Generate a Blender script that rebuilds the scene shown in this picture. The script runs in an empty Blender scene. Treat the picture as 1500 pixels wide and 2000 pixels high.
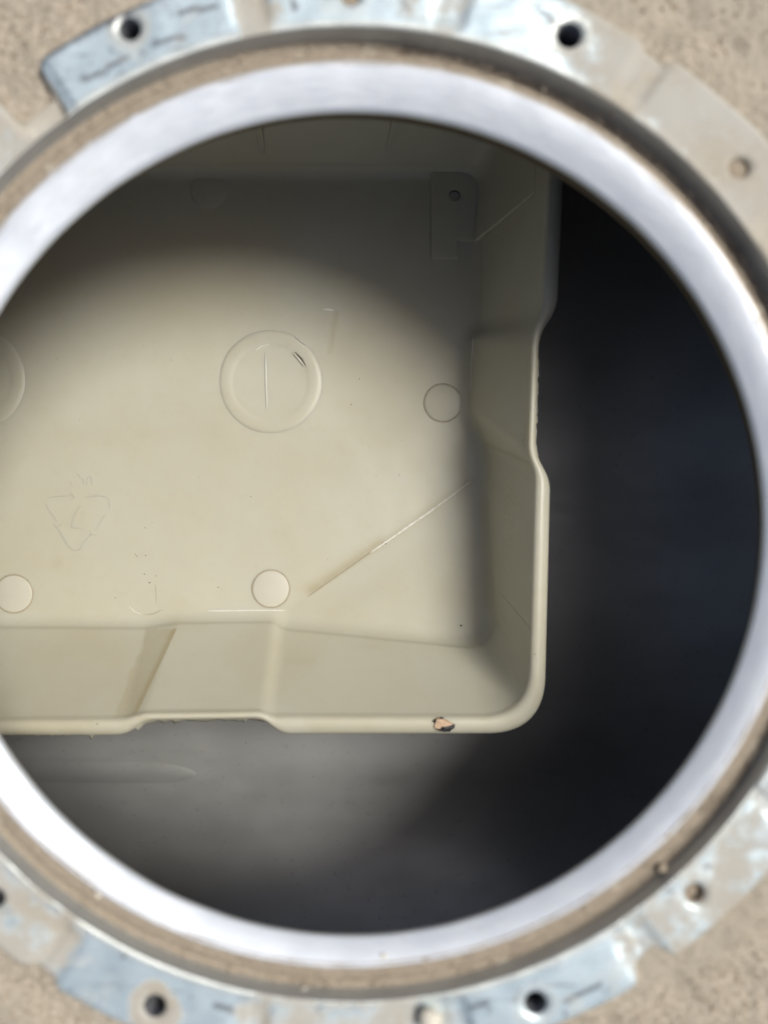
import bpy, bmesh, math, random
from mathutils import Vector, noise
from mathutils.bvhtree import BVHTree
random.seed(7)
S = bpy.context.scene
R = math.radians
U = 1e-4                 # one modelling unit is a tenth of a millimetre
H = 1500.0               # camera height above the flange face, in units

# ------------------------------------------------------------------ camera
cam = bpy.data.cameras.new('camera')
co = bpy.data.objects.new('camera', cam)
S.collection.objects.link(co)
co.location = (0, 0, H * U)
co.rotation_euler = (0, 0, 0)
cam.sensor_fit = 'VERTICAL'
cam.sensor_height = 36
cam.lens = 27
cam.clip_start = 0.005
cam.clip_end = 50
cam.dof.use_dof = True
cam.dof.focus_distance = 2230 * U
cam.dof.aperture_fstop = 5.4
S.camera = co

# ------------------------------------------------------------------ light
SUN_EL, SUN_AZ = 59.0, 19.0          # azimuth from +X towards +Y
w = bpy.data.worlds.new('World'); S.world = w; w.use_nodes = True
wn = w.node_tree
bg = wn.nodes['Background']
sky = wn.nodes.new('ShaderNodeTexSky')
sky.sky_type = 'NISHITA'; sky.sun_disc = False
sky.sun_elevation = R(SUN_EL); sky.sun_rotation = R(90 - SUN_AZ)
sky.air_density = 1.0; sky.dust_density = 6.0; sky.ozone_density = 1.0
wn.links.new(sky.outputs[0], bg.inputs[0])
bg.inputs[1].default_value = 0.066
sl = bpy.data.lights.new('sun', 'SUN'); sl.energy = 3.0; sl.angle = R(23); sl.color = (1, .98, .925)
so = bpy.data.objects.new('sun', sl); S.collection.objects.link(so)
d = Vector((math.cos(R(SUN_EL)) * math.cos(R(SUN_AZ)), math.cos(R(SUN_EL)) * math.sin(R(SUN_AZ)), math.sin(R(SUN_EL))))
so.rotation_euler = d.to_track_quat('Z', 'Y').to_euler()
so.location = d * 2
S.view_settings.view_transform = 'Standard'
S.view_settings.look = 'None'
S.view_settings.exposure = -0.02
S.view_settings.gamma = 1
S.cycles.use_denoising = True
S.cycles.max_bounces = 12
S.cycles.diffuse_bounces = 6

# ------------------------------------------------------------------ helpers
def W(px, py, d):                    # where the ray through a photo pixel meets depth d (units)
    k = (H + d) / H
    return Vector(((px - 750) * k, (1000 - py) * k, -d))

def img(v):
    k = H / (H - v.z)
    return 750 + v.x * k, 1000 - v.y * k

def link(name, verts, faces, m, parent=None, smooth=True, attr=None):
    me = bpy.data.meshes.new(name)
    me.from_pydata([(v[0] * U, v[1] * U, v[2] * U) for v in verts], [], faces)
    if attr:
        for an, vals in attr.items():
            a = me.attributes.new(an, 'FLOAT', 'POINT')
            a.data.foreach_set('value', vals)
    me.materials.append(m)
    if smooth:
        me.polygons.foreach_set('use_smooth', [True] * len(me.polygons))
    o = bpy.data.objects.new(name, me)
    S.collection.objects.link(o)
    if parent: o.parent = parent
    me.update()
    return o

def recalc(o):
    b = bmesh.new(); b.from_mesh(o.data)
    bmesh.ops.recalc_face_normals(b, faces=b.faces)
    b.to_mesh(o.data); b.free()
    return o

def empty(name, label, cat, group=None):
    o = bpy.data.objects.new(name, None); S.collection.objects.link(o)
    o.empty_display_size = .01
    tag(o, label, cat, group)
    return o

def tag(o, label=None, cat=None, group=None, kind=None):
    if label: o['label'] = label
    if cat: o['category'] = cat
    if group: o['group'] = group
    if kind: o['kind'] = kind
    return o

def sstep(a, b, x):
    if a == b: return 1.0 if x >= a else 0.0
    t = max(0, min(1, (x - a) / (b - a)))
    return t * t * (3 - 2 * t)

def segdist(x, y, a, b):
    dx, dy = b[0] - a[0], b[1] - a[1]
    t = max(0, min(1, ((x - a[0]) * dx + (y - a[1]) * dy) / (dx * dx + dy * dy)))
    return math.hypot(x - a[0] - t * dx, y - a[1] - t * dy)

def nz(x, y, z=0, s=1.0):
    return noise.noise(Vector((x * s, y * s, z)))

# ---- materials
class Mat:
    def __init__(self, name):
        self.m = bpy.data.materials.new(name); self.m.use_nodes = True
        self.t = self.m.node_tree; self.b = self.t.nodes['Principled BSDF']
        self.tc = self.t.nodes.new('ShaderNodeTexCoord')
    def n(self, kind, **kw):
        nd = self.t.nodes.new(kind)
        for k, v in kw.items(): setattr(nd, k, v)
        return nd
    def l(self, a, b): self.t.links.new(a, b)
    def noise(self, scale, detail=4, rough=.55, stretch=None):
        nd = self.n('ShaderNodeTexNoise')
        nd.inputs['Scale'].default_value = scale; nd.inputs['Detail'].default_value = detail
        nd.inputs['Roughness'].default_value = rough
        src = self.tc.outputs['Object']
        if stretch:
            mp = self.n('ShaderNodeMapping'); mp.inputs['Scale'].default_value = stretch
            self.l(src, mp.inputs[0]); src = mp.outputs[0]
        self.l(src, nd.inputs['Vector'])
        return nd.outputs['Fac']
    def attr(self, name):
        nd = self.n('ShaderNodeAttribute', attribute_name=name); return nd.outputs['Fac']
    def ramp(self, fac, a, b, lo=0., hi=1.):
        nd = self.n('ShaderNodeMapRange'); nd.interpolation_type = 'SMOOTHSTEP'
        self.l(fac, nd.inputs[0])
        for i, v in zip((1, 2, 3, 4), (a, b, lo, hi)): nd.inputs[i].default_value = v
        return nd.outputs[0]
    def math(self, op, a, b):
        nd = self.n('ShaderNodeMath', operation=op)
        for i, v in enumerate((a, b)):
            if isinstance(v, (int, float)): nd.inputs[i].default_value = v
            else: self.l(v, nd.inputs[i])
        return nd.outputs[0]
    def mix(self, fac, a, b):
        nd = self.n('ShaderNodeMix', data_type='RGBA')
        if isinstance(fac, (int, float)): nd.inputs[0].default_value = fac
        else: self.l(fac, nd.inputs[0])
        for i, v in ((6, a), (7, b)):
            if isinstance(v, tuple): nd.inputs[i].default_value = (*v, 1)
            else: self.l(v, nd.inputs[i])
        return nd.outputs[2]
    def bump(self, h, dist, strength=1.):
        nd = self.n('ShaderNodeBump'); nd.inputs['Distance'].default_value = dist; nd.inputs['Strength'].default_value = strength
        self.l(h, nd.inputs['Height']); self.l(nd.outputs[0], self.b.inputs['Normal'])
    def set(self, **kw):
        for k, v in kw.items():
            i = self.b.inputs[k]
            if isinstance(v, (int, float)): i.default_value = v
            elif isinstance(v, tuple): i.default_value = (*v, 1) if len(v) == 3 and i.type == 'RGBA' else v
            else: self.l(v, i)
        return self

# ivory plastic of the tray, with brown water stains and dark crease lines held in an attribute
M = Mat('ivory_plastic')
c = M.mix(M.ramp(M.noise(28, 3), .35, .7), (.565, .55, .45), (.54, .512, .395))
c = M.mix(M.math('MULTIPLY', M.ramp(M.noise(45, 5, .7), .5, .75), .22), c, (.50, .44, .30))
c = M.mix(M.math('MULTIPLY', M.ramp(M.noise(260, 5, .65), .5, .75), .16), c, (.47, .41, .29))
st = M.math('MULTIPLY', M.attr('stain_crease'), M.ramp(M.noise(420, 4, .6), .2, .6, .75, 1.))
c = M.mix(st, c, (.33, .25, .09))
sp = M.math('MULTIPLY', M.attr('speckle'), M.ramp(M.noise(2600, 2, .5), .60, .66))
c = M.mix(sp, c, (.22, .18, .11))
M.set(**{'Base Color': c, 'Roughness': M.ramp(M.noise(60, 4), .3, .7, .30, .46), 'Specular IOR Level': .45,
         'Subsurface Weight': .5, 'Subsurface Radius': (1., .85, .55), 'Subsurface Scale': .003})
M.bump(M.noise(900, 3, .5), .00006, .35)
IVORY = M.m

def plain(name, col, rough=.6, metal=0., vary=.25, scale=300, bump=None):
    m = Mat(name)
    dark = tuple(x * (1 - vary) for x in col)
    m.set(**{'Base Color': m.mix(m.noise(scale, 4), dark, tuple(min(1, x * (1 + vary * .6)) for x in col)), 'Roughness': rough, 'Metallic': metal})
    if bump: m.bump(m.noise(bump[0], 4), bump[1], .6)
    return m.m

PIN = plain('pale_plastic', (.585, .56, .465), .42, vary=.05)
STAIN = plain('brown_stain', (.42, .36, .25), .6, vary=.25, scale=900)
SCUFF_GLINT = plain('scuff_glint_plastic', (.78, .76, .68), .45, vary=.06, scale=900)  # pale tone for scuffs, and for highlights painted along edges
SPECK = plain('dark_speck', (.13, .10, .07), .8)
THREAD = plain('shade_toned_thread_metal', (.13, .135, .15), .38, .7, .2, 400)  # metal coloured darker to stand for the shade down the holes
HOLE = plain('painted_hole_shade', (.006, .006, .008), .6)  # near-black colour stands for the shade inside the screw hole

# machined and weathered cast metal with dust
M = Mat('weathered_flange_metal')
dust = M.attr('dust')
n1 = M.noise(140, 5, .65)
fac = M.math('ADD', dust, M.ramp(n1, .3, .7, -.35, .35))
fac = M.ramp(fac, .12, .85)
scr = M.ramp(M.noise(260, 5, .7), .565, .68)
metal = M.mix(M.ramp(M.noise(90, 4), .35, .7), (.74, .87, .93), (.60, .73, .80))
metal = M.mix(M.math('MULTIPLY', scr, .75), metal, (.20, .21, .23))
stk = M.ramp(M.noise(700, 5, .7, (.10, 1, 1)), .56, .68)
metal = M.mix(M.math('MULTIPLY', stk, .6), metal, (.24, .26, .30))
wsp = M.ramp(M.noise(600, 4, .65, (.14, 1, 1)), .60, .72)
metal = M.mix(M.math('MULTIPLY', wsp, .5), metal, (.82, .86, .86))
metal = M.mix(M.attr('pale'), metal, (.74, .77, .73))
metal = M.mix(M.attr('scratch'), metal, (.13, .13, .15))
dc = M.mix(M.noise(700, 4, .6), (.38, .34, .275), (.52, .48, .40))
dc = M.mix(M.ramp(M.noise(70, 3), .35, .65), dc, (.49, .475, .43))
col = M.mix(fac, metal, dc)
M.set(**{'Base Color': col, 'Metallic': M.ramp(fac, 0, 1, .55, 0.), 'Roughness': M.ramp(fac, 0, 1, .42, .9)})
M.bump(M.noise(1500, 4, .6), .0002, .5)
FLANGE = M.m

M = Mat('dusty_ledge')
g = M.noise(1800, 3, .6)
c = M.mix(g, (.25, .205, .155), (.50, .43, .34))
c = M.mix(M.ramp(M.noise(110, 4), .55, .75), c, (.16, .125, .095))
c = M.mix(M.ramp(M.noise(170, 3), .62, .72), c, (.52, .47, .38))
M.set(**{'Base Color': c, 'Roughness': .95, 'Specular IOR Level': .2})
M.bump(g, .0005, .8)
LEDGE = M.m

M = Mat('machined_step_metal')
c = M.mix(M.noise(120, 4), (.42, .45, .46), (.62, .65, .66))
M.set(**{'Base Color': c, 'Metallic': .6, 'Roughness': .45})
M.bump(M.noise(500, 4), .0002, .4)
STEP = M.m

M = Mat('smooth_seat_metal')
cx_ = M.n('ShaderNodeCombineXYZ'); M.l(M.attr('around'), cx_.inputs[0]); M.l(M.attr('across'), cx_.inputs[1])
def ringnoise(sc, det, ax, ay):
    mp = M.n('ShaderNodeMapping'); mp.inputs['Scale'].default_value = (ax, ay, 1); M.l(cx_.outputs[0], mp.inputs[0])
    nd = M.n('ShaderNodeTexNoise'); nd.inputs['Scale'].default_value = sc; nd.inputs['Detail'].default_value = det; nd.inputs['Roughness'].default_value = .65
    M.l(mp.outputs[0], nd.inputs['Vector']); return nd.outputs['Fac']
c = M.mix(M.ramp(ringnoise(.05, 4, .25, 1), .35, .65), (.70, .75, .825), (.75, .795, .855))
c = M.mix(M.math('MULTIPLY', M.ramp(ringnoise(.5, 4, .05, 1), .58, .70), .3), c, (.62, .65, .73))
c = M.mix(M.math('MULTIPLY', M.ramp(M.noise(420, 4, .6), .62, .74), .35), c, (.60, .58, .54))
edge = M.math('MULTIPLY', M.ramp(M.attr('across'), 13, 4), M.ramp(ringnoise(.06, 4, .4, 1), .2, .5))
c = M.mix(edge, c, (.42, .37, .30))
M.set(**{'Base Color': c, 'Metallic': .3, 'Roughness': M.ramp(ringnoise(.3, 3, .06, 1), .35, .65, .30, .46)})
M.bump(ringnoise(.35, 3, .06, 1), .0003, .3)
SEAT = M.m

M = Mat('dull_inner_metal')
c = M.mix(M.ramp(M.noise(14, 3), .3, .7), (.28, .285, .28), (.36, .36, .35))
c = M.mix(M.math('MULTIPLY', M.ramp(M.noise(500, 4), .6, .72), .25), c, (.15, .14, .12))
M.set(**{'Base Color': c, 'Metallic': .55, 'Roughness': M.ramp(M.noise(18, 4, .6, (1, 2.2, 1)), .3, .7, .38, .54)})
M.bump(M.noise(35, 3), .002, .12)
INNER = M.m

M = Mat('sandy_ground')
g = M.noise(1100, 4, .65)
c = M.mix(M.ramp(g, .36, .64), (.32, .275, .21), (.54, .475, .385))
c = M.mix(M.ramp(M.noise(45, 3), .35, .7), c, (.42, .375, .305))
c = M.mix(M.math('MULTIPLY', M.ramp(M.noise(900, 2), .63, .70), .6), c, (.18, .14, .11))
M.set(**{'Base Color': c, 'Roughness': .95, 'Specular IOR Level': .2})
M.bump(g, .0006, .6)
SAND = M.m

# ------------------------------------------------------------------ the metal housing
CX, CY = -67.0, -4.0                         # centre of the round opening
NT = 960
def ringgrid(profile, nt=NT, disp=None):
    """profile: list of (r, z, cx, cy); returns verts, faces of a lathe."""
    vs, fs = [], []
    for (r, z, cx, cy) in profile:
        for i in range(nt):
            a = 2 * math.pi * i / nt
            v = Vector((cx + r * math.cos(a), cy + r * math.sin(a), z))
            if disp: v = disp(v, r, a)
            vs.append(v)
    for j in range(len(profile) - 1):
        for i in range(nt):
            i2 = (i + 1) % nt
            fs.append((j * nt + i, j * nt + i2, (j + 1) * nt + i2, (j + 1) * nt + i))
    return vs, fs

housing = empty('metal_housing', 'weathered cast metal housing with a round flanged opening looked into from above', 'housing')

holes = []                                   # threaded holes on the bolt circle
for k in range(16):
    a = R(90 + 22.5 * k)
    rr = 1037
    holes.append((CX + rr * math.cos(a), CY + rr * math.sin(a), a, k))
hole_r = {1: 22, 15: 25, 14: 21, 7: 22, 9: 22, 10: 20, 6: 20}
# hole positions as they stand on the casting
spot = {1: (252, 54), 15: (1113, 66), 14: (1447, 325), 7: (301, 1968), 9: (1047, 1962), 10: (1362, 1751), 6: (-14, 1758), 0: (684, -14)}
holes = [((W(*spot[k], 0).x, W(*spot[k], 0).y, a, k) if k in spot else (x, y, a, k)) for x, y, a, k in holes]

def groove(a):
    """0 on a pad, 1 in the middle of a shallow groove between two pads"""
    t = (math.degrees(a) - 90) / 22.5 - .5
    f = abs(t - round(t)) * 22.5
    dg = math.degrees(a) % 360
    if 116 < dg < 137: return 1 - sstep(2.2, 3.1, abs(dg - 127.6) + .4 * nz(math.cos(a) * 30, math.sin(a) * 30))
    return 1 - sstep(1.0, 2.6, f + 0.6 * nz(math.cos(a) * 30, math.sin(a) * 30))
def padz(a):
    k = math.floor((math.degrees(a) - 90) / 22.5 + .5) % 16
    return [0, 0, -6, -3, 0, 0, -3, 0, -3, 0, -7, 3, 0, 0, -3, -1][k]
def rout(a):
    dg = math.degrees(a) % 360
    base = 1090 + 9 * math.sin(2 * a + .6) + 4 * nz(math.cos(a) * 9, math.sin(a) * 9, 3)
    cut = 75 if 120 < dg < 136 else 34 if 270 < dg < 345 else 14
    return base - cut * groove(a)

def dust_at(x, y, a, r):
    """how much tan dust lies on the flange"""
    dg = math.degrees(a) % 360
    v = .12
    def bump(c, wd, h):
        dd = abs((dg - c + 180) % 360 - 180)
        return h * (1 - sstep(wd * .45, wd, dd))
    v += bump(46, 24, .80) + bump(314, 13, .50) + bump(28, 12, .4)
    v += bump(229, 11, .52) + bump(133, 9, .75) + bump(270, 13, .55) + bump(100, 4, .35) + bump(81, 3.5, .25)
    v += bump(180, 40, .5)
    v += (1.0 if 120 < dg < 136 else .32) * groove(a)
    v += .18 * sstep(1045, 1090, r) * (1 if dg < 80 or dg > 200 else .2)
    v -= .22 * (1 - sstep(957, 985, r))
    return v

rs = [954 + 0, 957, 962] + [968 + i * 8.2 for i in range(14)]
bm = bmesh.new()
grid = []
for j in range(len(rs) + 4):
    row = []
    for i in range(NT):
        a = 2 * math.pi * i / NT
        ro = rout(a)
        if j < len(rs):
            t = (rs[j] - 954) / (rs[-1] - 954)
            r = 954 + t * (ro - 8 - 954)
            z = padz(a) * sstep(0, .1, t) - 9 * groove(a) * sstep(.05, .35, t)
            if j == 0: z -= 3
            gz = 16 if 120 < math.degrees(a) % 360 < 136 else 0
            z -= gz * groove(a) * sstep(.12, .3, t)
            z += 1.3 * nz(math.cos(a) * r * .02, math.sin(a) * r * .02)
        else:
            q = j - len(rs)
            r = ro + (-3, 2, 5, 8)[q]
            z = padz(a) - 9 * groove(a) + (-3, -10, -34, -90)[q]
        row.append(bm.verts.new((CX + r * math.cos(a), CY + r * math.sin(a), z)))
    grid.append(row)
bm.verts.ensure_lookup_table()
for j in range(len(grid) - 1):
    for i in range(NT):
        i2 = (i + 1) % NT
        p = [grid[j][i], grid[j][i2], grid[j + 1][i2], grid[j + 1][i]]
        bm.faces.new(p[::-1])
for (hx, hy, a, k) in holes:
    hr = hole_r.get(k, 21) + 6
    kill = [f for f in bm.faces if (f.calc_center_median().xy - Vector((hx, hy))).length < hr + 9]
    zz = sum(f.calc_center_median().z for f in kill) / len(kill)
    bmesh.ops.delete(bm, geom=kill, context='FACES')
    be = [e for e in bm.edges if e.is_boundary and ((e.verts[0].co + e.verts[1].co) / 2 - Vector((hx, hy, 0))).xy.length < hr + 40]
    cv = [bm.verts.new((hx + hr * math.cos(t * math.pi / 16), hy + hr * math.sin(t * math.pi / 16), zz)) for t in range(32)]
    ce = [bm.edges.new((cv[t], cv[(t + 1) % 32])) for t in range(32)]
    bmesh.ops.triangle_fill(bm, use_beauty=True, edges=be + ce)
    cv2 = [bm.verts.new((hx + (hr - 6) * math.cos(t * math.pi / 16), hy + (hr - 6) * math.sin(t * math.pi / 16), zz - 6)) for t in range(32)]
    for t in range(32):
        t2 = (t + 1) % 32
        bm.faces.new((cv[t], cv[t2], cv2[t2], cv2[t]))
bmesh.ops.delete(bm, geom=[v for v in bm.verts if not v.link_faces], context='VERTS')
bmesh.ops.recalc_face_normals(bm, faces=bm.faces)
bm.verts.index_update()
DU, PA, SC = [], [], []
scr = [((210, 130), (248, 112)), ((300, 85), (360, 72)), ((160, 155), (205, 140)), ((1105, 60), (1062, 28)), ((1085, 45), (1048, 14)),
       ((1105, 1955), (1170, 1925)), ((920, 1968), (948, 1962)), ((420, 1965), (460, 1975)), ((570, 0), (577, 16)), ((786, 0), (797, 20)), ((505, 8), (520, 2)), ((235, 40), (205, 42)), ((350, 25), (420, 12)), ((120, 75), (60, 105))]
for v in bm.verts:
    x, y = v.co.x - CX, v.co.y - CY
    a, r = math.atan2(y, x), math.hypot(x, y)
    ix, iy = img(v.co)
    DU.append(dust_at(x, y, a, r))
    p = 0
    for (hx, hy, ha, k) in holes:
        dd = math.hypot(v.co.x - hx, v.co.y - hy)
        p = max(p, (1 - sstep(36, 52, dd)) * (.9 if k in (1, 15) else .35))
        if k == 7: DU[-1] += .75 * (1 - sstep(44, 60, dd))
    p = max(p, 1 - sstep(0, 12, abs(r - 958)))
    PA.append(p)
    s = 0
    for s0, s1 in scr:
        s = max(s, .85 * (1 - sstep(2, 8, segdist(ix, iy, s0, s1) + 3 * nz(ix * .09, iy * .09))))
    dg = math.degrees(a) % 360
    if 108 < dg < 125.5: s = max(s, .9 * sstep(rout(a) - 22, rout(a) - 8, r + 8 * nz(ix * .05, iy * .05)) * sstep(108, 114, dg))
    SC.append(s)
me = bpy.data.meshes.new('flange')
for v in bm.verts: v.co *= U
bm.to_mesh(me); bm.free()
for an, vals in (('dust', DU), ('pale', PA), ('scratch', SC)):
    at = me.attributes.new(an, 'FLOAT', 'POINT'); at.data.foreach_set('value', vals)
me.polygons.foreach_set('use_smooth', [True] * len(me.polygons))
me.materials.append(FLANGE)
flange = bpy.data.objects.new('flange', me); S.collection.objects.link(flange); flange.parent = housing

# threaded holes: a tube with thread ridges and a bottom, one each
for (hx, hy, a, k) in holes:
    hr = hole_r.get(k, 21)
    full = k in (14, 0)
    half = k in (10,)
    depth = 16 if full else 30 if half else 260
    prof = [(hr + .2, -5.5 + padz(a))]
    z = -7 + padz(a); t = 0
    while z > -depth:
        prof.append((hr - (3.2 if t % 2 else 0), z)); z -= 3.4; t += 1
    prof.append((hr - 3, -depth)); prof.append((.5, -depth + (3 if full or half else -6)))
    nt = 32
    vs = [(hx + r * math.cos(2 * math.pi * i / nt), hy + r * math.sin(2 * math.pi * i / nt), zz) for r, zz in prof for i in range(nt)]
    fs = [(j * nt + i, j * nt + (i + 1) % nt, (j + 1) * nt + (i + 1) % nt, (j + 1) * nt + i) for j in range(len(prof) - 1) for i in range(nt)]
    o = link('threaded_hole', vs, fs, LEDGE if full or half else THREAD, flange, smooth=False)
    if full: o['label'] = 'hole packed with tan dust'
    if half: o['label'] = 'hole half filled with dust'

# step wall, dusty ledge, smooth seat, neck, inner box
vs, fs = ringgrid([(954, -3, CX, CY), (953.6, -8, CX, CY), (953, -36, CX, CY), (952, -60, CX, CY), (950, -95, CX, CY)])
link('step_wall', vs, fs, STEP, housing)
def ld(v, r, a):
    e = min(1, (953 - r) / 10, (r - 900) / 8)
    dd = abs((math.degrees(a) - 48 + 180) % 360 - 180)
    v.z -= 14 * (1 - sstep(20, 55, dd)) * sstep(921, 931, r) + 6 * sstep(925, 940, r)
    v.z += e * (3.0 * nz(v.x, v.y, 5, .03) + 2.2 * nz(v.x, v.y, 1, .11) + 1.5 * nz(v.x, v.y, 2, .3)) + 2 * (1 - max(0, e))
    return v
vs, fs = ringgrid([(955 - i * 2.4, -40, CX, CY) for i in range(24)], disp=ld)
link('dusty_ledge', vs, fs, LEDGE, housing)
# seat: outer edge concentric with the flange, bore edge cast a little off centre
prof = []
for t in [i / 24 for i in range(25)]:
    if t < .8:
        q = t / .8; r, z = 911 - 61 * q, -37 - 24 * q ** 1.6
    else:
        ang = (t - .8) / .2 * math.pi / 2
        r, z = 850 - 8 * math.sin(ang), -61 - 3 * math.sin(ang) - 8 * (1 - math.cos(ang))
    prof.append((r, z, CX, CY - 20 * t))
prof = [(914, -46, CX, CY)] + prof + [(842, -77, CX, CY - 20), (846, -80, CX, CY - 20), (870, -82, CX, CY - 20)]
vs, fs = ringgrid(prof, disp=lambda v, r, a: Vector((v.x, v.y, v.z + 1.2 * nz(v.x, v.y, 8, .012))))
link('bore_seat', vs, fs, SEAT, housing, attr={'around': [(i % NT) / NT * 5600 for i in range(len(vs))], 'across': [(i // NT) * 3.2 for i in range(len(vs))]})
nx, ny = W(677, 1036, 230).x, W(677, 1036, 230).y
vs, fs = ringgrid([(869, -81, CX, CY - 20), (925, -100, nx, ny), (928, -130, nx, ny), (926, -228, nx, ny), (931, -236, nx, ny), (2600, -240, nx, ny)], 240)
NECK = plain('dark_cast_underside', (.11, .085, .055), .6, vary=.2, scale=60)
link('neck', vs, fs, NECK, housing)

FLOOR_D = 962
def rrect(x0, x1, y0, y1, rad, n=14):
    pts = []
    for cx, cy, a0 in ((x1 - rad, y1 - rad, 0), (x0 + rad, y1 - rad, 90), (x0 + rad, y0 + rad, 180), (x1 - rad, y0 + rad, 270)):
        for i in range(n + 1):
            a = R(a0 + 90 * i / n); pts.append((cx + rad * math.cos(a), cy + rad * math.sin(a)))
    return pts
def box_ring(ins, z): return [(x, y, z) for x, y in rrect(-2300 + ins, 1290 - ins, -1480 + ins, 1650 - ins, 760 - ins * .8)]
rings = [box_ring(0, -240), box_ring(0, -FLOOR_D + 620)]
for i in range(1, 15):
    a = R(90 * i / 14); rings.append(box_ring(620 * (1 - math.cos(a)), -FLOOR_D + 620 - 620 * math.sin(a)))
n = len(rings[0]); vs = [p for r_ in rings for p in r_]; fs = []
for j in range(len(rings) - 1):
    for i in range(n):
        fs.append((j * n + i, j * n + (i + 1) % n, (j + 1) * n + (i + 1) % n, (j + 1) * n + i))
vs.append((-400, 50, -FLOOR_D)); c0 = len(vs) - 1
for i in range(n): fs.append(((len(rings) - 1) * n + i, (len(rings) - 1) * n + (i + 1) % n, c0))
link('inner_shell', vs, fs, INNER, housing)
# low bead added on the housing floor to make a pale sheen streak
vs, fs = [], []
b0_, b1_ = W(60, 1508, FLOOR_D), W(392, 1512, FLOOR_D)
na, nb = 40, 13
for i in range(na):
    t = i / (na - 1); p = b0_.lerp(b1_, t)
    e = math.sqrt(max(0, 1 - max(0, (t - .7) / .3) ** 2)) if t > .7 else 1
    for j in range(nb):
        q = j / (nb - 1) * 2 - 1
        vs.append(p + Vector((0, q * 62 * max(.02, e), -2 + 5 * e * .5 * (1 + math.cos(math.pi * q)))))
for i in range(na - 1):
    for j in range(nb - 1): fs.append((i * nb + j, i * nb + j + 1, (i + 1) * nb + j + 1, (i + 1) * nb + j))
recalc(link('added_sheen_bead', vs, fs, INNER, housing))

# ------------------------------------------------------------------ the tray
LIP_D, BED_D = 520.0, 890.0
def outline(ctrl, d, radii, counts):
    P = [W(x, y, d) for x, y in ctrl]; n = len(P); out = []
    k = (H + d) / H
    for i in range(n):
        p0, p, p1 = P[i - 1], P[i], P[(i + 1) % n]
        e0, e1 = (p0 - p), (p1 - p)
        ra = min(radii[i] * k, .45 * e0.length, .45 * e1.length)
        a, b = p + e0.normalized() * ra, p + e1.normalized() * ra
        nc, ne = counts[i]
        for t in range(nc):
            q = t / (nc - 1)
            out.append(a * (1 - q) ** 2 + p * 2 * q * (1 - q) + b * q * q if True else a)
        nxt = P[(i + 1) % n]; r2 = min(radii[(i + 1) % n] * k, .45 * (nxt - p).length, .45 * (P[(i + 2) % n] - nxt).length)
        c = nxt + (p - nxt).normalized() * r2
        for t in range(1, ne): out.append(b.lerp(c, t / ne))
    return out
#            TR          n1a          n1b          n1c          n1d          BR           n2a          n2b          n2c          n2d         mid          BL           TL
lip_out = [(1114, 60), (1090, 600), (1054, 655), (1047, 885), (1076, 938), (1064, 1434), (548, 1436), (512, 1405), (283, 1409), (243, 1438), (-60, 1438), (-900, 1442), (-900, 60)]
lip_in = [(1080, 95), (1054, 606), (1036, 660), (1028, 882), (1042, 925), (1029, 1398), (532, 1397), (510, 1388), (278, 1391), (240, 1402), (-60, 1405), (-860, 1408), (-860, 95)]
bed = [(944, 318), (940, 640), (923, 660), (921, 800), (952, 872), (964, 1264), (552, 1230), (534, 1217), (347, 1219), (285, 1229), (-60, 1227), (-600, 1225), (-600, 318)]
rad_o = [60, 26, 26, 22, 22, 112, 22, 20, 24, 24, 0, 60, 60]
rad_i = [50, 20, 20, 16, 16, 92, 14, 12, 7, 10, 0, 50, 50]
rad_b = [40, 10, 8, 8, 14, 66, 12, 10, 4, 8, 0, 40, 40]
cnt = [(10, 90), (8, 10), (8, 60), (8, 10), (8, 110), (40, 160), (8, 8), (8, 70), (8, 16), (8, 90), (2, 16), (10, 24), (10, 60)]
RO = outline(lip_out, LIP_D, rad_o, cnt)
RI = outline(lip_in, LIP_D, rad_i, cnt)
RB = outline(bed, BED_D - 42, rad_b, cnt)
N = len(RO)
def normals(ring):
    res = []
    for i in range(N):
        t = (ring[(i + 2) % N] - ring[i - 2]).xy
        nn = Vector((t.y, -t.x)); nn = nn.normalized() if nn.length > 0 else Vector((0, 0))
        res.append(nn)
    return res
NB, NO = normals(RB), normals(RO)
cen = Vector((sum(p.x for p in RB) / N, sum(p.y for p in RB) / N))
sgn = 1 if NB[10].dot(RB[10].xy - cen) < 0 else -1          # inward
A, B = W(603, 1163, BED_D), W(922, 938, BED_D)
ab = (B - A).xy.normalized(); off = Vector((ab.y, -ab.x))
if off.dot(W(960, 1260, BED_D).xy - A.xy) < 0: off = -off
def facet(x, y):
    s = (Vector((x, y)) - A.xy).dot(off)
    return .16 * max(0, s - 2) + (1.6 * math.exp(-(s / 5) ** 2) if s < 40 else 0) * sstep(-30, 30, (Vector((x, y)) - A.xy).dot(ab)) 
rings = []
# floor of the tray
RF = [Vector((RB[i].x + sgn * NB[i].x * 46, RB[i].y + sgn * NB[i].y * 46, -BED_D)) for i in range(N)]
for _ in range(40):
    RF = [(RF[i - 1] + RF[i] * 2 + RF[(i + 1) % N]) / 4 for i in range(N)]
NF = 110
fc = Vector((W(230, 830, BED_D).x, W(230, 830, BED_D).y))
for k in range(1, NF + 1):
    t = k / NF
    ring = []
    for p in RF:
        x, y = fc.x + (p.x - fc.x) * t, fc.y + (p.y - fc.y) * t
        z = -BED_D + facet(x, y) + 1.3 * nz(x, y, 4, .004) + .5 * nz(x, y, 9, .02)
        ring.append(Vector((x, y, z)))
    rings.append(ring)
# fillet
for k in range(1, 7):
    a = R(90 * k / 7)
    ring = []
    for i in range(N):
        p = RF[i].lerp(RB[i], math.sin(a))
        z = -BED_D + 42 * (1 - math.cos(a)) + facet(p.x, p.y)
        ring.append(Vector((p.x, p.y, z)))
    rings.append(ring)
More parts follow.
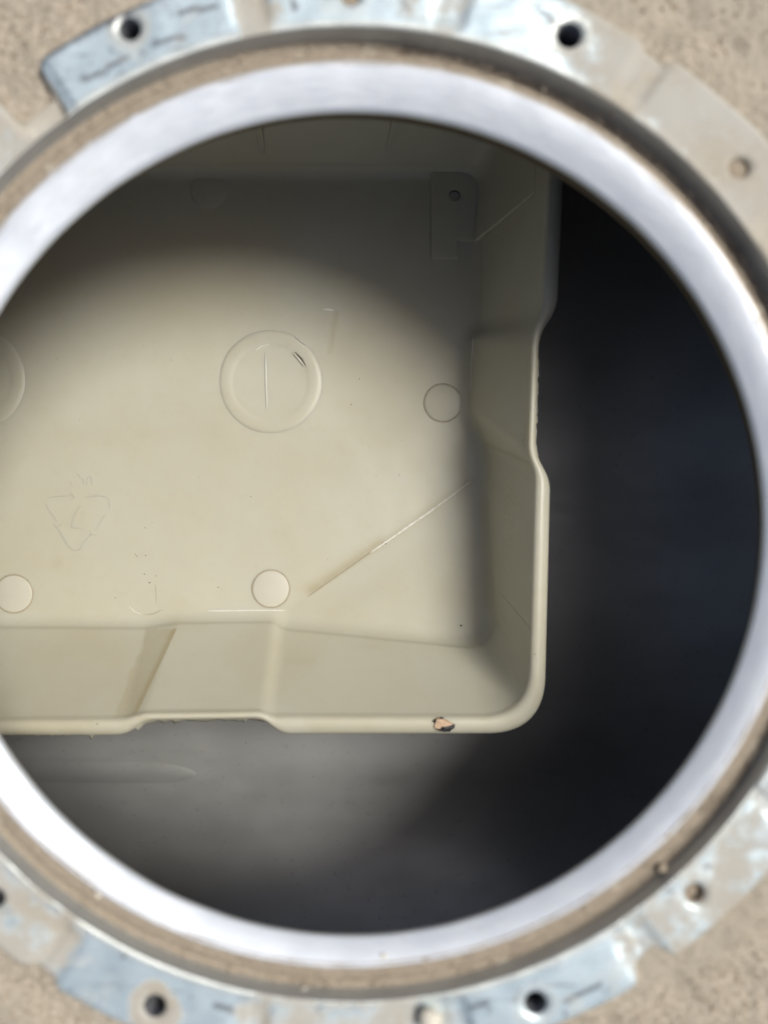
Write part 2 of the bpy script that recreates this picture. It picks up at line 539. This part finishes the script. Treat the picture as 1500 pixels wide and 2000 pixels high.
# wall
NW = 46
for k in range(NW + 1):
    t = k / NW
    ring = []
    for i in range(N):
        p = Vector(RB[i]).lerp(RI[i], t)
        z = -(BED_D - 42) + t * (BED_D - 42 - (LIP_D + 16)) + facet(RB[i].x, RB[i].y) * (1 - t)
        bow = 4 * math.sin(math.pi * t) * nz(p.x, p.y, 2, .002)
        ring.append(Vector((p.x + bow * NB[i].x, p.y + bow * NB[i].y, z)))
    rings.append(ring)
# rolled lip
for q, dd in ((.04, 523), (.12, 515), (.25, 511), (.45, 510), (.62, 512), (.78, 516), (.9, 521), (.97, 526)):
    ring = []
    for i in range(N):
        p = RI[i].lerp(RO[i], q)
        ring.append(Vector((p.x, p.y, -dd + .8 * nz(p.x, p.y, 3, .01))))
    rings.append(ring)
# ragged moulding flash along the outer edge in the notches
def flash(i):
    ix, iy = img(Vector((RO[i].x, RO[i].y, -550)))
    j = 0
    if (270 < ix < 520 and iy > 1380) or (ix > 1030 and 700 < iy < 905):
        j = (4 + 7 * nz(RO[i].x, RO[i].y, 7, .05) + 8 * max(0, nz(RO[i].x, RO[i].y, 1, .17))) * (1 if iy > 1380 else .45)
    elif ix < 200 and iy > 1400:
        j = 4 * max(0, nz(RO[i].x, RO[i].y, 1, .14)) + (10 if abs(ix - 183) < 2.5 else 0)
    return max(0, j)
for dd, o_ in ((530, 1), (533, .7), (538, 0), (590, -8)):
    ring = []
    for i in range(N):
        f = flash(i) * o_ if o_ >= 0 else o_
        ring.append(Vector((RO[i].x - sgn * NO[i].x * f, RO[i].y - sgn * NO[i].y * f, -dd)))
    rings.append(ring)
# outside wall and underside
for t in (.02, .3, .6, .9, 1.):
    ring = []
    for i in range(N):
        p = RI[i].lerp(RB[i], t)
        ring.append(Vector((p.x - sgn * NB[i].x * 20, p.y - sgn * NB[i].y * 20, -(594 + t * (BED_D + 30 - 594)))))
    rings.append(ring)
vs = [v for r_ in rings for v in r_]; fs = []
for j in range(len(rings) - 1):
    for i in range(N):
        i2 = (i + 1) % N
        fs.append((j * N + i, j * N + i2, (j + 1) * N + i2, (j + 1) * N + i))
c0 = len(vs); vs.append(Vector((fc.x, fc.y, -BED_D)))
for i in range(N): fs.append((c0, (i + 1) % N, i))
c1 = len(vs); vs.append(Vector((fc.x, fc.y, -BED_D - 30)))
b0 = (len(rings) - 1) * N
for i in range(N): fs.append((b0 + i, b0 + (i + 1) % N, c1))

# water stains and dark crease lines on the plastic, placed where they are on the surface
NIN = NF + 6 + NW + 1
lefts = [(1228, 286), (1245, 281), (1270, 279), (1282, 268), (1300, 264), (1310, 252), (1330, 250), (1360, 240), (1385, 229), (1400, 226)]
def left_edge(y):
    for (y0, x0), (y1, x1) in zip(lefts, lefts[1:]):
        if y0 <= y <= y1: return x0 + (x1 - x0) * (y - y0) / (y1 - y0)
    return None
STN, SPK = [], []
for idx, v in enumerate(vs):
    j = idx // N
    ix, iy = img(v) if v.z < -10 else (0, 0)
    s, k = 0., 0.
    if idx < NIN * N:
        if j >= NF + 4 and 1222 < iy < 1402 and 200 < ix < 360:
            xr = 347 - 82 * (iy - 1222) / 174
            xl = left_edge(iy)
            if xl and xl - 6 < ix < xr + 3:
                s = .25 * sstep(xl - 4, xl + 3, ix) * (1 - sstep(xr - 1, xr + 3, ix)) + .32 * sstep(xr - 14, xr - 2, ix) * (1 - sstep(xr, xr + 3, ix))
        if j < NF + 6:
            dcr = segdist(ix, iy, (612, 1153), (745, 1063))
            side = (ix - 612) * (1063 - 1153) - (iy - 1153) * (745 - 612)
            s = max(s, .42 * math.exp(-(dcr / (14 if side > 0 else 5)) ** 2))
            dcr = segdist(ix, iy, (745, 1063), (920, 940)); s = max(s, .20 * math.exp(-(dcr / 9) ** 2))
            s = max(s, .10 * math.exp(-(segdist(ix, iy, (650, 1200), (820, 1090)) / 26) ** 2))
            s = max(s, .28 * math.exp(-(segdist(ix, iy, (656, 612), (645, 688)) / 4.5) ** 2))  # short dark line on the floor
            s = max(s, .07 * math.exp(-(segdist(ix, iy, (120, 850), (420, 842)) / 22) ** 2))
            s = max(s, .16 * math.exp(-(math.hypot(ix - 112, iy - 1100) / 12) ** 2))
            s = max(s, .16 * math.exp(-(segdist(ix, iy, (948, 980), (955, 1180)) / 14) ** 2))
        s = max(s, .30 * math.exp(-(segdist(ix, iy, (952, 868), (1035, 905)) / 3.5) ** 2) * (1 if j > NF + 4 else 0))  # dark line along the wall edge of the side notch
        s = max(s, .12 * math.exp(-(segdist(ix, iy, (560, 1290), (610, 1292)) / 7) ** 2))
        if j > NF + 6:
            k = .8 * math.exp(-((ix - 995) / 16) ** 2) * sstep(885, 905, iy) * (1 - sstep(1120, 1145, iy)) * (.4 + .6 * sstep(0, 1, 1 - abs(iy - 1000) / 120))
    elif j < NIN + 6:
        s = .12 * max(0, nz(ix, iy, 3, .03)) + .10 * math.exp(-(math.hypot(ix - 140, iy - 1425) / 26) ** 2)
    STN.append(s); SPK.append(k)
tray = empty('plastic_tray', 'yellowed ivory plastic tray with notched rim lying inside the metal housing', 'tray')
body = link('tray_body', vs, fs, IVORY, tray, attr={'stain_crease': STN, 'speckle': SPK})
recalc(body)
bvh = BVHTree.FromPolygons([tuple(v) for v in vs], fs)
EYE = Vector((0, 0, H))
def hit(px, py):
    dr = (W(px, py, 1000) - EYE).normalized()
    loc, nn, _, _ = bvh.ray_cast(EYE, dr)
    if loc is None: return W(px, py, BED_D), Vector((0, 0, 1))
    if nn.dot(dr) > 0: nn = -nn
    return loc, nn

def ridge(pts, width, h, m, name='ridge', parent=None, jitter=0., step=4):
    """thin raised line lying on the tray along a polyline of photo points"""
    width *= .75; h *= .6
    dense = []
    for a, b in zip(pts, pts[1:]):
        L = math.hypot(b[0] - a[0], b[1] - a[1]); n = max(2, int(L / step))
        for t in range(n): dense.append((a[0] + (b[0] - a[0]) * t / n, a[1] + (b[1] - a[1]) * t / n))
    dense.append(pts[-1])
    vs, fs = [], []
    hs = [hit(*p) for p in dense]
    for i, (p, nn) in enumerate(hs):
        q0, q1 = hs[max(0, i - 1)][0], hs[min(len(hs) - 1, i + 1)][0]
        t = (q1 - q0).normalized(); sd = t.cross(nn).normalized()
        e = min(1, i / 3, (len(hs) - 1 - i) / 3)
        wd = width * (.25 + .75 * e) * (1 + jitter * nz(p.x, p.y, 3, .09))
        vs += [p + sd * wd - nn * 1.5, p + sd * wd * .45 + nn * h * .8, p - sd * wd * .45 + nn * h * .8, p - sd * wd - nn * 1.5]
    for i in range(len(hs) - 1):
        for q in range(3): fs.append((i * 4 + q, i * 4 + q + 1, i * 4 + 5 + q, i * 4 + 4 + q))
    return recalc(link(name, vs, fs, m, parent))

def lathe_on(cx, cy, prof, m, name, parent, nt=64, wob=0., hs=.75):
    p, nn = hit(cx, cy)
    q = nn.to_track_quat('Z', 'Y')
    prof = [(r * .767, z * hs) for r, z in prof]
    vs, fs = [], []
    for r, z in prof:
        for i in range(nt):
            a = 2 * math.pi * i / nt
            rr = r * (1 + wob * nz(math.cos(a) * 2, math.sin(a) * 2, cx))
            vs.append(p + q @ Vector((rr * math.cos(a), rr * math.sin(a), z)))
    for j in range(len(prof) - 1):
        for i in range(nt): fs.append((j * nt + i, j * nt + (i + 1) % nt, (j + 1) * nt + (i + 1) % nt, (j + 1) * nt + i))
    if prof[-1][0] < 8:
        fs.append(tuple((len(prof) - 1) * nt + i for i in range(nt)))
    return recalc(link(name, vs, fs, m, parent))

# round ejector marks, each a shallow disc with a dirty rim
for (x, y, r, strong) in ((865, 787, 76, 1), (529, 1150, 75, 1), (27, 1160, 76, 1), (407, 371, 72, 0)):
    o = lathe_on(x, y, [(r - 1, -3), (r - 1.5, 2.2), (r - 5, 3.2), (3, 3.4)], PIN if y > 1000 else IVORY, 'ejector_mark', tray)
    if strong: lathe_on(x, y, [(r + 4.5, -1), (r + 3.5, 1.9), (r - .5, 2.0), (r - 1.2, 1.0)], STAIN, 'dirty_rim', o, 72, .012)
    else: lathe_on(x, y, [(r + 3.5, -1), (r + 2.5, 1.7), (r - .5, 2.0), (r - 1.2, 1.0)], PIN, 'dirty_rim', o)
# large moulded bosses
for (x, y) in ((527, 746), (-52, 742)):
    b_ = lathe_on(x, y, [(214, -2.5), (207, .9), (199, 2.8), (190, 3.7), (168, 3.7), (160, 3.3), (152, 2.2), (146, 2.0), (3, 2.0)], IVORY, 'round_boss', tray, 96, 0, 1.)
    if x > 0:
        ridge([(518, 690), (519, 740), (521, 800)], 9, 5.6, IVORY, "mould_seam", b_, .3)
        ridge([(577, 688), (590, 702), (598, 715)], 4.5, 18, SPECK, 'gouge', b_, .4)
        ridge([(573, 690), (586, 705), (594, 716)], 4, 19, SCUFF_GLINT, 'gouge', b_, .5)
        ridge([(500, 684), (512, 676), (526, 673)], 2.6, 14, SCUFF_GLINT, 'scuff_glint', b_, .6)
        ridge([(578, 660), (596, 674)], 2.6, 14, SCUFF_GLINT, 'scuff_glint', b_, .6)
# faint partial ring near the notch
ridge([(252, 1183), (262, 1194), (276, 1200)], 3, 2.5, SCUFF_GLINT, 'scuff_glint', tray, .5)
ridge([(282, 1201), (300, 1199), (318, 1190)], 3, 1.5, STAIN, 'scuff_glint', tray, .5)
ridge([(303, 1140), (305, 1165), (304, 1180)], 2, 1.5, STAIN, 'scuff_glint', tray, .5)
# scuffed ridges and painted highlight lines
ridge([(722, 1080), (760, 1054), (800, 1026), (838, 1000), (918, 941)], 4.0, 4.5, SCUFF_GLINT, 'scuffed_crease', tray, .9, 3)
ridge([(600, 1166), (680, 1110), (752, 1059)], 3.5, 2.6, STAIN, 'stained_crease', tray, .5)
ridge([(925, 655), (921, 710), (919, 765)], 2.6, 4, SCUFF_GLINT, 'scuff_glint', tray, .5)  # highlight on the side notch edge, painted as a pale line
ridge([(405, 1193), (480, 1192), (558, 1192)], 3.0, 4, SCUFF_GLINT, 'scuff_glint', tray, .5)  # highlight along the floor fillet, painted as a pale line
ridge([(1040, 1232), (975, 1155)], 1.6, 1.2, STAIN, 'hair', tray)
ridge([(632, 604), (652, 606)], 10, 4, SCUFF_GLINT, 'scuff_glint', tray, .5)
# triangular recycling emblem, moulded upside down in the floor
e_ = bpy.data.objects.new('recycling_emblem', None)
emblem = ridge([(112, 1030), (126, 1052), (136, 1068), (146, 1075), (158, 1073), (164, 1060), (178, 1043)], 3.2, 5.5, IVORY, 'recycling_emblem', tray)
bpy.data.objects.remove(e_)
for pts in ([(90, 985), (100, 1002), (112, 1018)], [(104, 1024), (112, 1030), (122, 1022)], [(95, 972), (120, 969), (142, 968)], [(138, 962), (146, 972), (136, 978)],
            [(166, 971), (192, 968), (208, 970), (215, 980), (214, 994)], [(206, 1004), (196, 1020), (186, 1036)], [(176, 1036), (180, 1046), (190, 1044)],
            [(157, 988), (148, 1000), (143, 1016), (140, 1030), (160, 1033)]):
    ridge(pts, 2.8, 5, IVORY, 'emblem_stroke', emblem)
for pts in ([(152, 926), (158, 933)], [(163, 934), (164, 946)], [(170, 946), (171, 934), (178, 930), (180, 946)], [(136, 940), (142, 948)]):
    ridge(pts, 2.4, 5, IVORY, 'moulded_mark', tray)

# ribs on the far wall
for (qb, qt) in ((518, 500), (750, 777)):
    p0 = Vector((W(qb, 320, 874).x, 1074, -874)); p1 = Vector((W(qt, 205, 670).x, 1140, -670))
    wv = Vector((8, 0, 0)); o_ = Vector((0, -9, 2))
    vs = [p0 - wv * 1.4 + Vector((0, 30, 0)), p0 + wv * 1.4 + Vector((0, 30, 0)), p0 + wv + o_, p0 - wv + o_, p1 - wv * 1.4 + Vector((0, 40, 0)), p1 + wv * 1.4 + Vector((0, 40, 0)), p1 + wv + o_, p1 - wv + o_]
    recalc(link('wall_rib', vs, [(0, 1, 2, 3), (4, 5, 6, 7), (0, 3, 7, 4), (1, 2, 6, 5), (3, 2, 6, 7), (0, 1, 5, 4)], IVORY, tray, smooth=False))

# mounting plate in the far corner with a screw hole and a gusset up to the rim
bm = bmesh.new()
poly = [W(*p, 878) for p in ((843, 322), (843, 504), (893, 504), (893, 470), (948, 470), (948, 322))]
hc = W(888, 382, 878)
pv = [bm.verts.new(p) for p in poly]
pe = [bm.edges.new((pv[i], pv[(i + 1) % len(pv)])) for i in range(len(pv))]
cv = [bm.verts.new(hc + Vector((18 * math.cos(i * math.pi / 12), 18 * math.sin(i * math.pi / 12), 0))) for i in range(24)]
ce = [bm.edges.new((cv[i], cv[(i + 1) % 24])) for i in range(24)]
bmesh.ops.triangle_fill(bm, use_beauty=True, edges=pe + ce)
for loop, dz in ((pv, 30), (cv, 20)):
    low = [bm.verts.new(v.co - Vector((0, 0, dz))) for v in loop]
    for i in range(len(loop)):
        i2 = (i + 1) % len(loop); bm.faces.new((loop[i], loop[i2], low[i2], low[i]))
bmesh.ops.recalc_face_normals(bm, faces=bm.faces)
for v in bm.verts: v.co *= U
me = bpy.data.meshes.new('mounting_plate'); bm.to_mesh(me); bm.free(); me.materials.append(IVORY)
plate = bpy.data.objects.new('mounting_plate', me); S.collection.objects.link(plate); plate.parent = tray
vs = [hc + Vector((17.6 * math.cos(i * math.pi / 12), 17.6 * math.sin(i * math.pi / 12), z)) for z in (-3, -17) for i in range(24)]
fs = [(i, (i + 1) % 24, 24 + (i + 1) % 24, 24 + i) for i in range(24)] + [tuple(range(24, 48))]
link('screw_hole', vs, fs, HOLE, plate, smooth=False)
g = [W(930, 471, 876), W(952, 470, 868), W(1054, 372, 570), W(1060, 180, 570), W(948, 300, 868), W(930, 300, 876)]
vs = g + [p - Vector((14, 0, 18)) for p in g]
n = len(g); fs = [tuple(range(n)), tuple(range(2 * n - 1, n - 1, -1))] + [(i, (i + 1) % n, n + (i + 1) % n, n + i) for i in range(n)]
recalc(link('corner_gusset', vs, fs, IVORY, tray, smooth=False))

# loose dirt specks on the tray
specks = [(490, 970, 3), (112, 700, 2), (334, 703, 2.5), (281, 676, 2), (560, 815, 3.5), (524, 731, 3), (702, 740, 3), (686, 790, 3), (480, 968, 2), (1480, 0, 0),
          (780, 928, 2.5), (753, 1062, 4), (748, 1060, 3), (900, 1222, 5), (898, 1247, 2), (284, 1085, 3), (268, 1086, 3), (264, 1083, 2.5), (292, 1138, 4), (282, 1121, 3),
          (305, 1125, 2.5), (426, 1147, 3), (225, 1168, 2.5), (297, 1020, 2), (283, 1031, 2.5), (1022, 860, 3), (190, 1414, 3), (1044, 1278, 3), (432, 1150, 2), (640, 1092, 2), (784, 860, 2), (735, 928, 2), (390, 932, 2), (500, 1106, 2), (155, 820, 2)]
specks += [(random.uniform(20, 930), random.uniform(640, 1200), random.uniform(.6, 1.3)) for _ in range(45)]
vs, fs = [], []
for (x, y, r) in specks:
    if r <= 0: continue
    p, nn = hit(x, y); q = nn.to_track_quat('Z', 'Y'); r *= .95; b0 = len(vs)
    for i in range(7):
        a = 2 * math.pi * i / 7; rr = r * random.uniform(.7, 1.3)
        vs.append(p + q @ Vector((rr * math.cos(a), rr * .8 * math.sin(a), -.5)))
    vs.append(p + nn * r * .5)
    for i in range(7): fs.append((b0 + i, b0 + (i + 1) % 7, b0 + 7))
for (x, y, r) in [(838, 1582, 6), (842, 1586, 4), (1275, 1322, 7), (1180, 1640, 3), (600, 1690, 3), (420, 1700, 2.5), (980, 1690, 3), (1330, 1180, 3), (1395, 1280, 3), (520, 1560, 2.5)] + [(random.uniform(150, 1350), random.uniform(1450, 1750), random.uniform(1, 2.2)) for _ in range(40)]:
    p = W(x, y, FLOOR_D - 1); b0 = len(vs)
    if y > 1500 or math.hypot(p.x, p.y) > 1000: continue
    for i in range(7):
        a = 2 * math.pi * i / 7; rr = r * random.uniform(.7, 1.3); vs.append(p + Vector((rr * math.cos(a), rr * math.sin(a), 0)))
    vs.append(p + Vector((0, 0, r * .5)))
    for i in range(7): fs.append((b0 + i, b0 + (i + 1) % 7, b0 + 7))
tag(link('dirt_specks', vs, fs, SPECK), 'scattered dark dirt specks lying in the ivory tray', 'dirt', kind='stuff')

# ------------------------------------------------------------------ the tan chip on the rim
TAN = plain('tan_chip', (.60, .43, .29), .75, vary=.15, scale=1500, bump=(2500, .0002))
BLACK = plain('black_coating', (.018, .018, .02), .45)
chip = empty('chip', 'small tan flake with black broken edges lying on the bottom rim of the tray', 'chip')
def prism(pts, d0, h, m, name, parent, taper=.9):
    base = [hit(*p)[0] for p in pts]
    zt = max(p.z for p in base) + h
    c_ = sum((Vector(p) for p in base), Vector()) / len(base)
    n = len(base)
    vs = [Vector((p.x, p.y, p.z - 1)) for p in base] + [Vector((c_.x + (p.x - c_.x) * taper, c_.y + (p.y - c_.y) * taper, zt + random.uniform(-1.5, 1.5))) for p in base]
    vs.append(Vector((c_.x, c_.y, zt + 1.5)))
    fs = [(i, (i + 1) % n, n + (i + 1) % n, n + i) for i in range(n)] + [(n + i, n + (i + 1) % n, 2 * n) for i in range(n)]
    return recalc(link(name, vs, fs, m, parent, smooth=False))
prism([(850, 1402), (858, 1400), (866, 1402), (874, 1407), (884, 1412), (887, 1418), (880, 1421), (868, 1421), (860, 1424), (849, 1422), (846, 1418), (849, 1410)], 790, 6, TAN, 'flake', chip)
for pts, h in (([(862, 1418), (874, 1417), (884, 1414), (889, 1414), (888, 1420), (881, 1424), (879, 1427), (865, 1427), (856, 1425), (852, 1422), (860, 1422)], 7),
               ([(846, 1408), (849, 1404), (853, 1403), (850, 1408), (848, 1411)], 7.5), ([(856, 1402), (860, 1400), (866, 1401), (863, 1403)], 7.5)):
    prism(pts, 790, h, BLACK, 'black_edge', chip, .96)

# ------------------------------------------------------------------ sandy ground round the housing
NG = 1080
rr = [1030 + 9 * i for i in range(80)]
while rr[-1] < 30000: rr.append(rr[-1] * 1.18)
def gd(v, r, a):
    sh = (rout(a) - 7 - 1030) * (1 - sstep(1030, 1330, r))
    v.x += sh * math.cos(a); v.y += sh * math.sin(a)
    dg = math.degrees(a) % 360
    f = 1 - sstep(1760, 2200, r)
    smooth = sstep(203, 213, dg) * (1 - sstep(250, 258, dg))           # finer, smoother silt at the lower left
    rough = 1 - .85 * smooth
    z = f * rough * .75 * (7 * nz(v.x, v.y, 1, .016) + 6 * nz(v.x, v.y, 2, .05) + 4.5 * nz(v.x, v.y, 3, .12))
    # dust banked up against the flange in places
    bank = sstep(5, 25, dg) * (1 - sstep(75, 95, dg)) + .7 * sstep(285, 300, dg) * (1 - sstep(340, 350, dg)) + .25
    z += 20 * bank * (1 - sstep(1085, 1180, r))
    z -= 26 * smooth * (1 - sstep(1110, 1180, r))
    v.z += z
    return v
vs, fs = ringgrid([(r, -38, CX, CY) for r in rr], NG, gd)
tag(link('ground', vs, fs, SAND), 'tan sandy ground around the metal flange', kind='structure')

# loose sand grains on the ground and in the ledge
vs, fs = [], []
gb = BVHTree.FromPolygons([tuple(v) for v in vs], fs) if vs else None
GR = plain('sand_grain', (.50, .42, .32), .9, vary=.55, scale=4000)
def grain(p, r):
    b0 = len(vs)
    q = [Vector((random.uniform(.6, 1.2) * r * sx, random.uniform(.6, 1.2) * r * sy, random.uniform(.5, 1) * r * sz)) for sx, sy, sz in ((1, 0, 0), (0, 1, 0), (-1, 0, 0), (0, -1, 0), (0, 0, 1), (0, 0, -1))]
    vs.extend(p + x for x in q)
    for a_, b_, c_ in ((0, 1, 4), (1, 2, 4), (2, 3, 4), (3, 0, 4), (1, 0, 5), (2, 1, 5), (3, 2, 5), (0, 3, 5)): fs.append((b0 + a_, b0 + b_, b0 + c_))
for _ in range(9000):
    a = random.uniform(0, 2 * math.pi); r = random.uniform(1100, 1720)
    dg = math.degrees(a)
    if 205 < dg < 256 and random.random() < .85: continue
    v = gd(Vector((CX + r * math.cos(a), CY + r * math.sin(a), -38)), r, a)
    grain(v + Vector((0, 0, 1)), random.uniform(2, 6) * (1.5 if random.random() < .06 else 1))
for _ in range(1500):
    a = random.uniform(0, 2 * math.pi); r = random.uniform(915, 950)
    grain(Vector((CX + r * math.cos(a), CY + r * math.sin(a), -39)), random.uniform(1.5, 3.5))
tag(link('sand_grains', vs, fs, GR, smooth=False), 'loose sand grains strewn over the ground and the groove', 'sand', kind='stuff')

# a few bigger crumbs resting on the metal
CRUMB = plain('pale_crumb', (.74, .70, .60), .85, vary=.15, scale=1500)
BROWN = plain('brown_crumb', (.40, .33, .25), .9, vary=.3, scale=1500)
def crumb(name, x, y, dep, r, m, label, cat='crumb'):
    p = W(x, y, dep); bm = bmesh.new()
    bmesh.ops.create_icosphere(bm, subdivisions=2, radius=r)
    for v in bm.verts:
        v.co *= 1 + .35 * nz(v.co.x, v.co.y, v.co.z + x, 2.2 / r)
        v.co.z *= .7
        v.co = (v.co + p + Vector((0, 0, r * .4))) * U
    me = bpy.data.meshes.new(name); bm.to_mesh(me); bm.free(); me.materials.append(m)
    me.polygons.foreach_set('use_smooth', [True] * len(me.polygons))
    o = bpy.data.objects.new(name, me); S.collection.objects.link(o)
    return tag(o, label, cat, 'crumbs of dirt on the metal rings')
crumb('crumb', 194, 1746, 46, 8, CRUMB, 'pale crumb stuck on the lower left of the smooth silver ring')
crumb('crumb', 749, 1866, 48, 7, CRUMB, 'pale crumb on the silver ring at its bottom middle')
crumb('crumb', 595, 1934, 40, 9, CRUMB, 'pale crumb in the dusty groove at the bottom')
crumb('crumb', 1292, 1694, 38, 11, BROWN, 'brown lump in the dusty groove at the lower right')
crumb('crumb', 1196, 218, 38, 12, BROWN, 'brown lump in the shaded groove at the upper right')
crumb('dirt_clod', 838, 1985, -4, 24, CRUMB, 'cream clod of dirt on the flange at the bottom edge', 'clod')
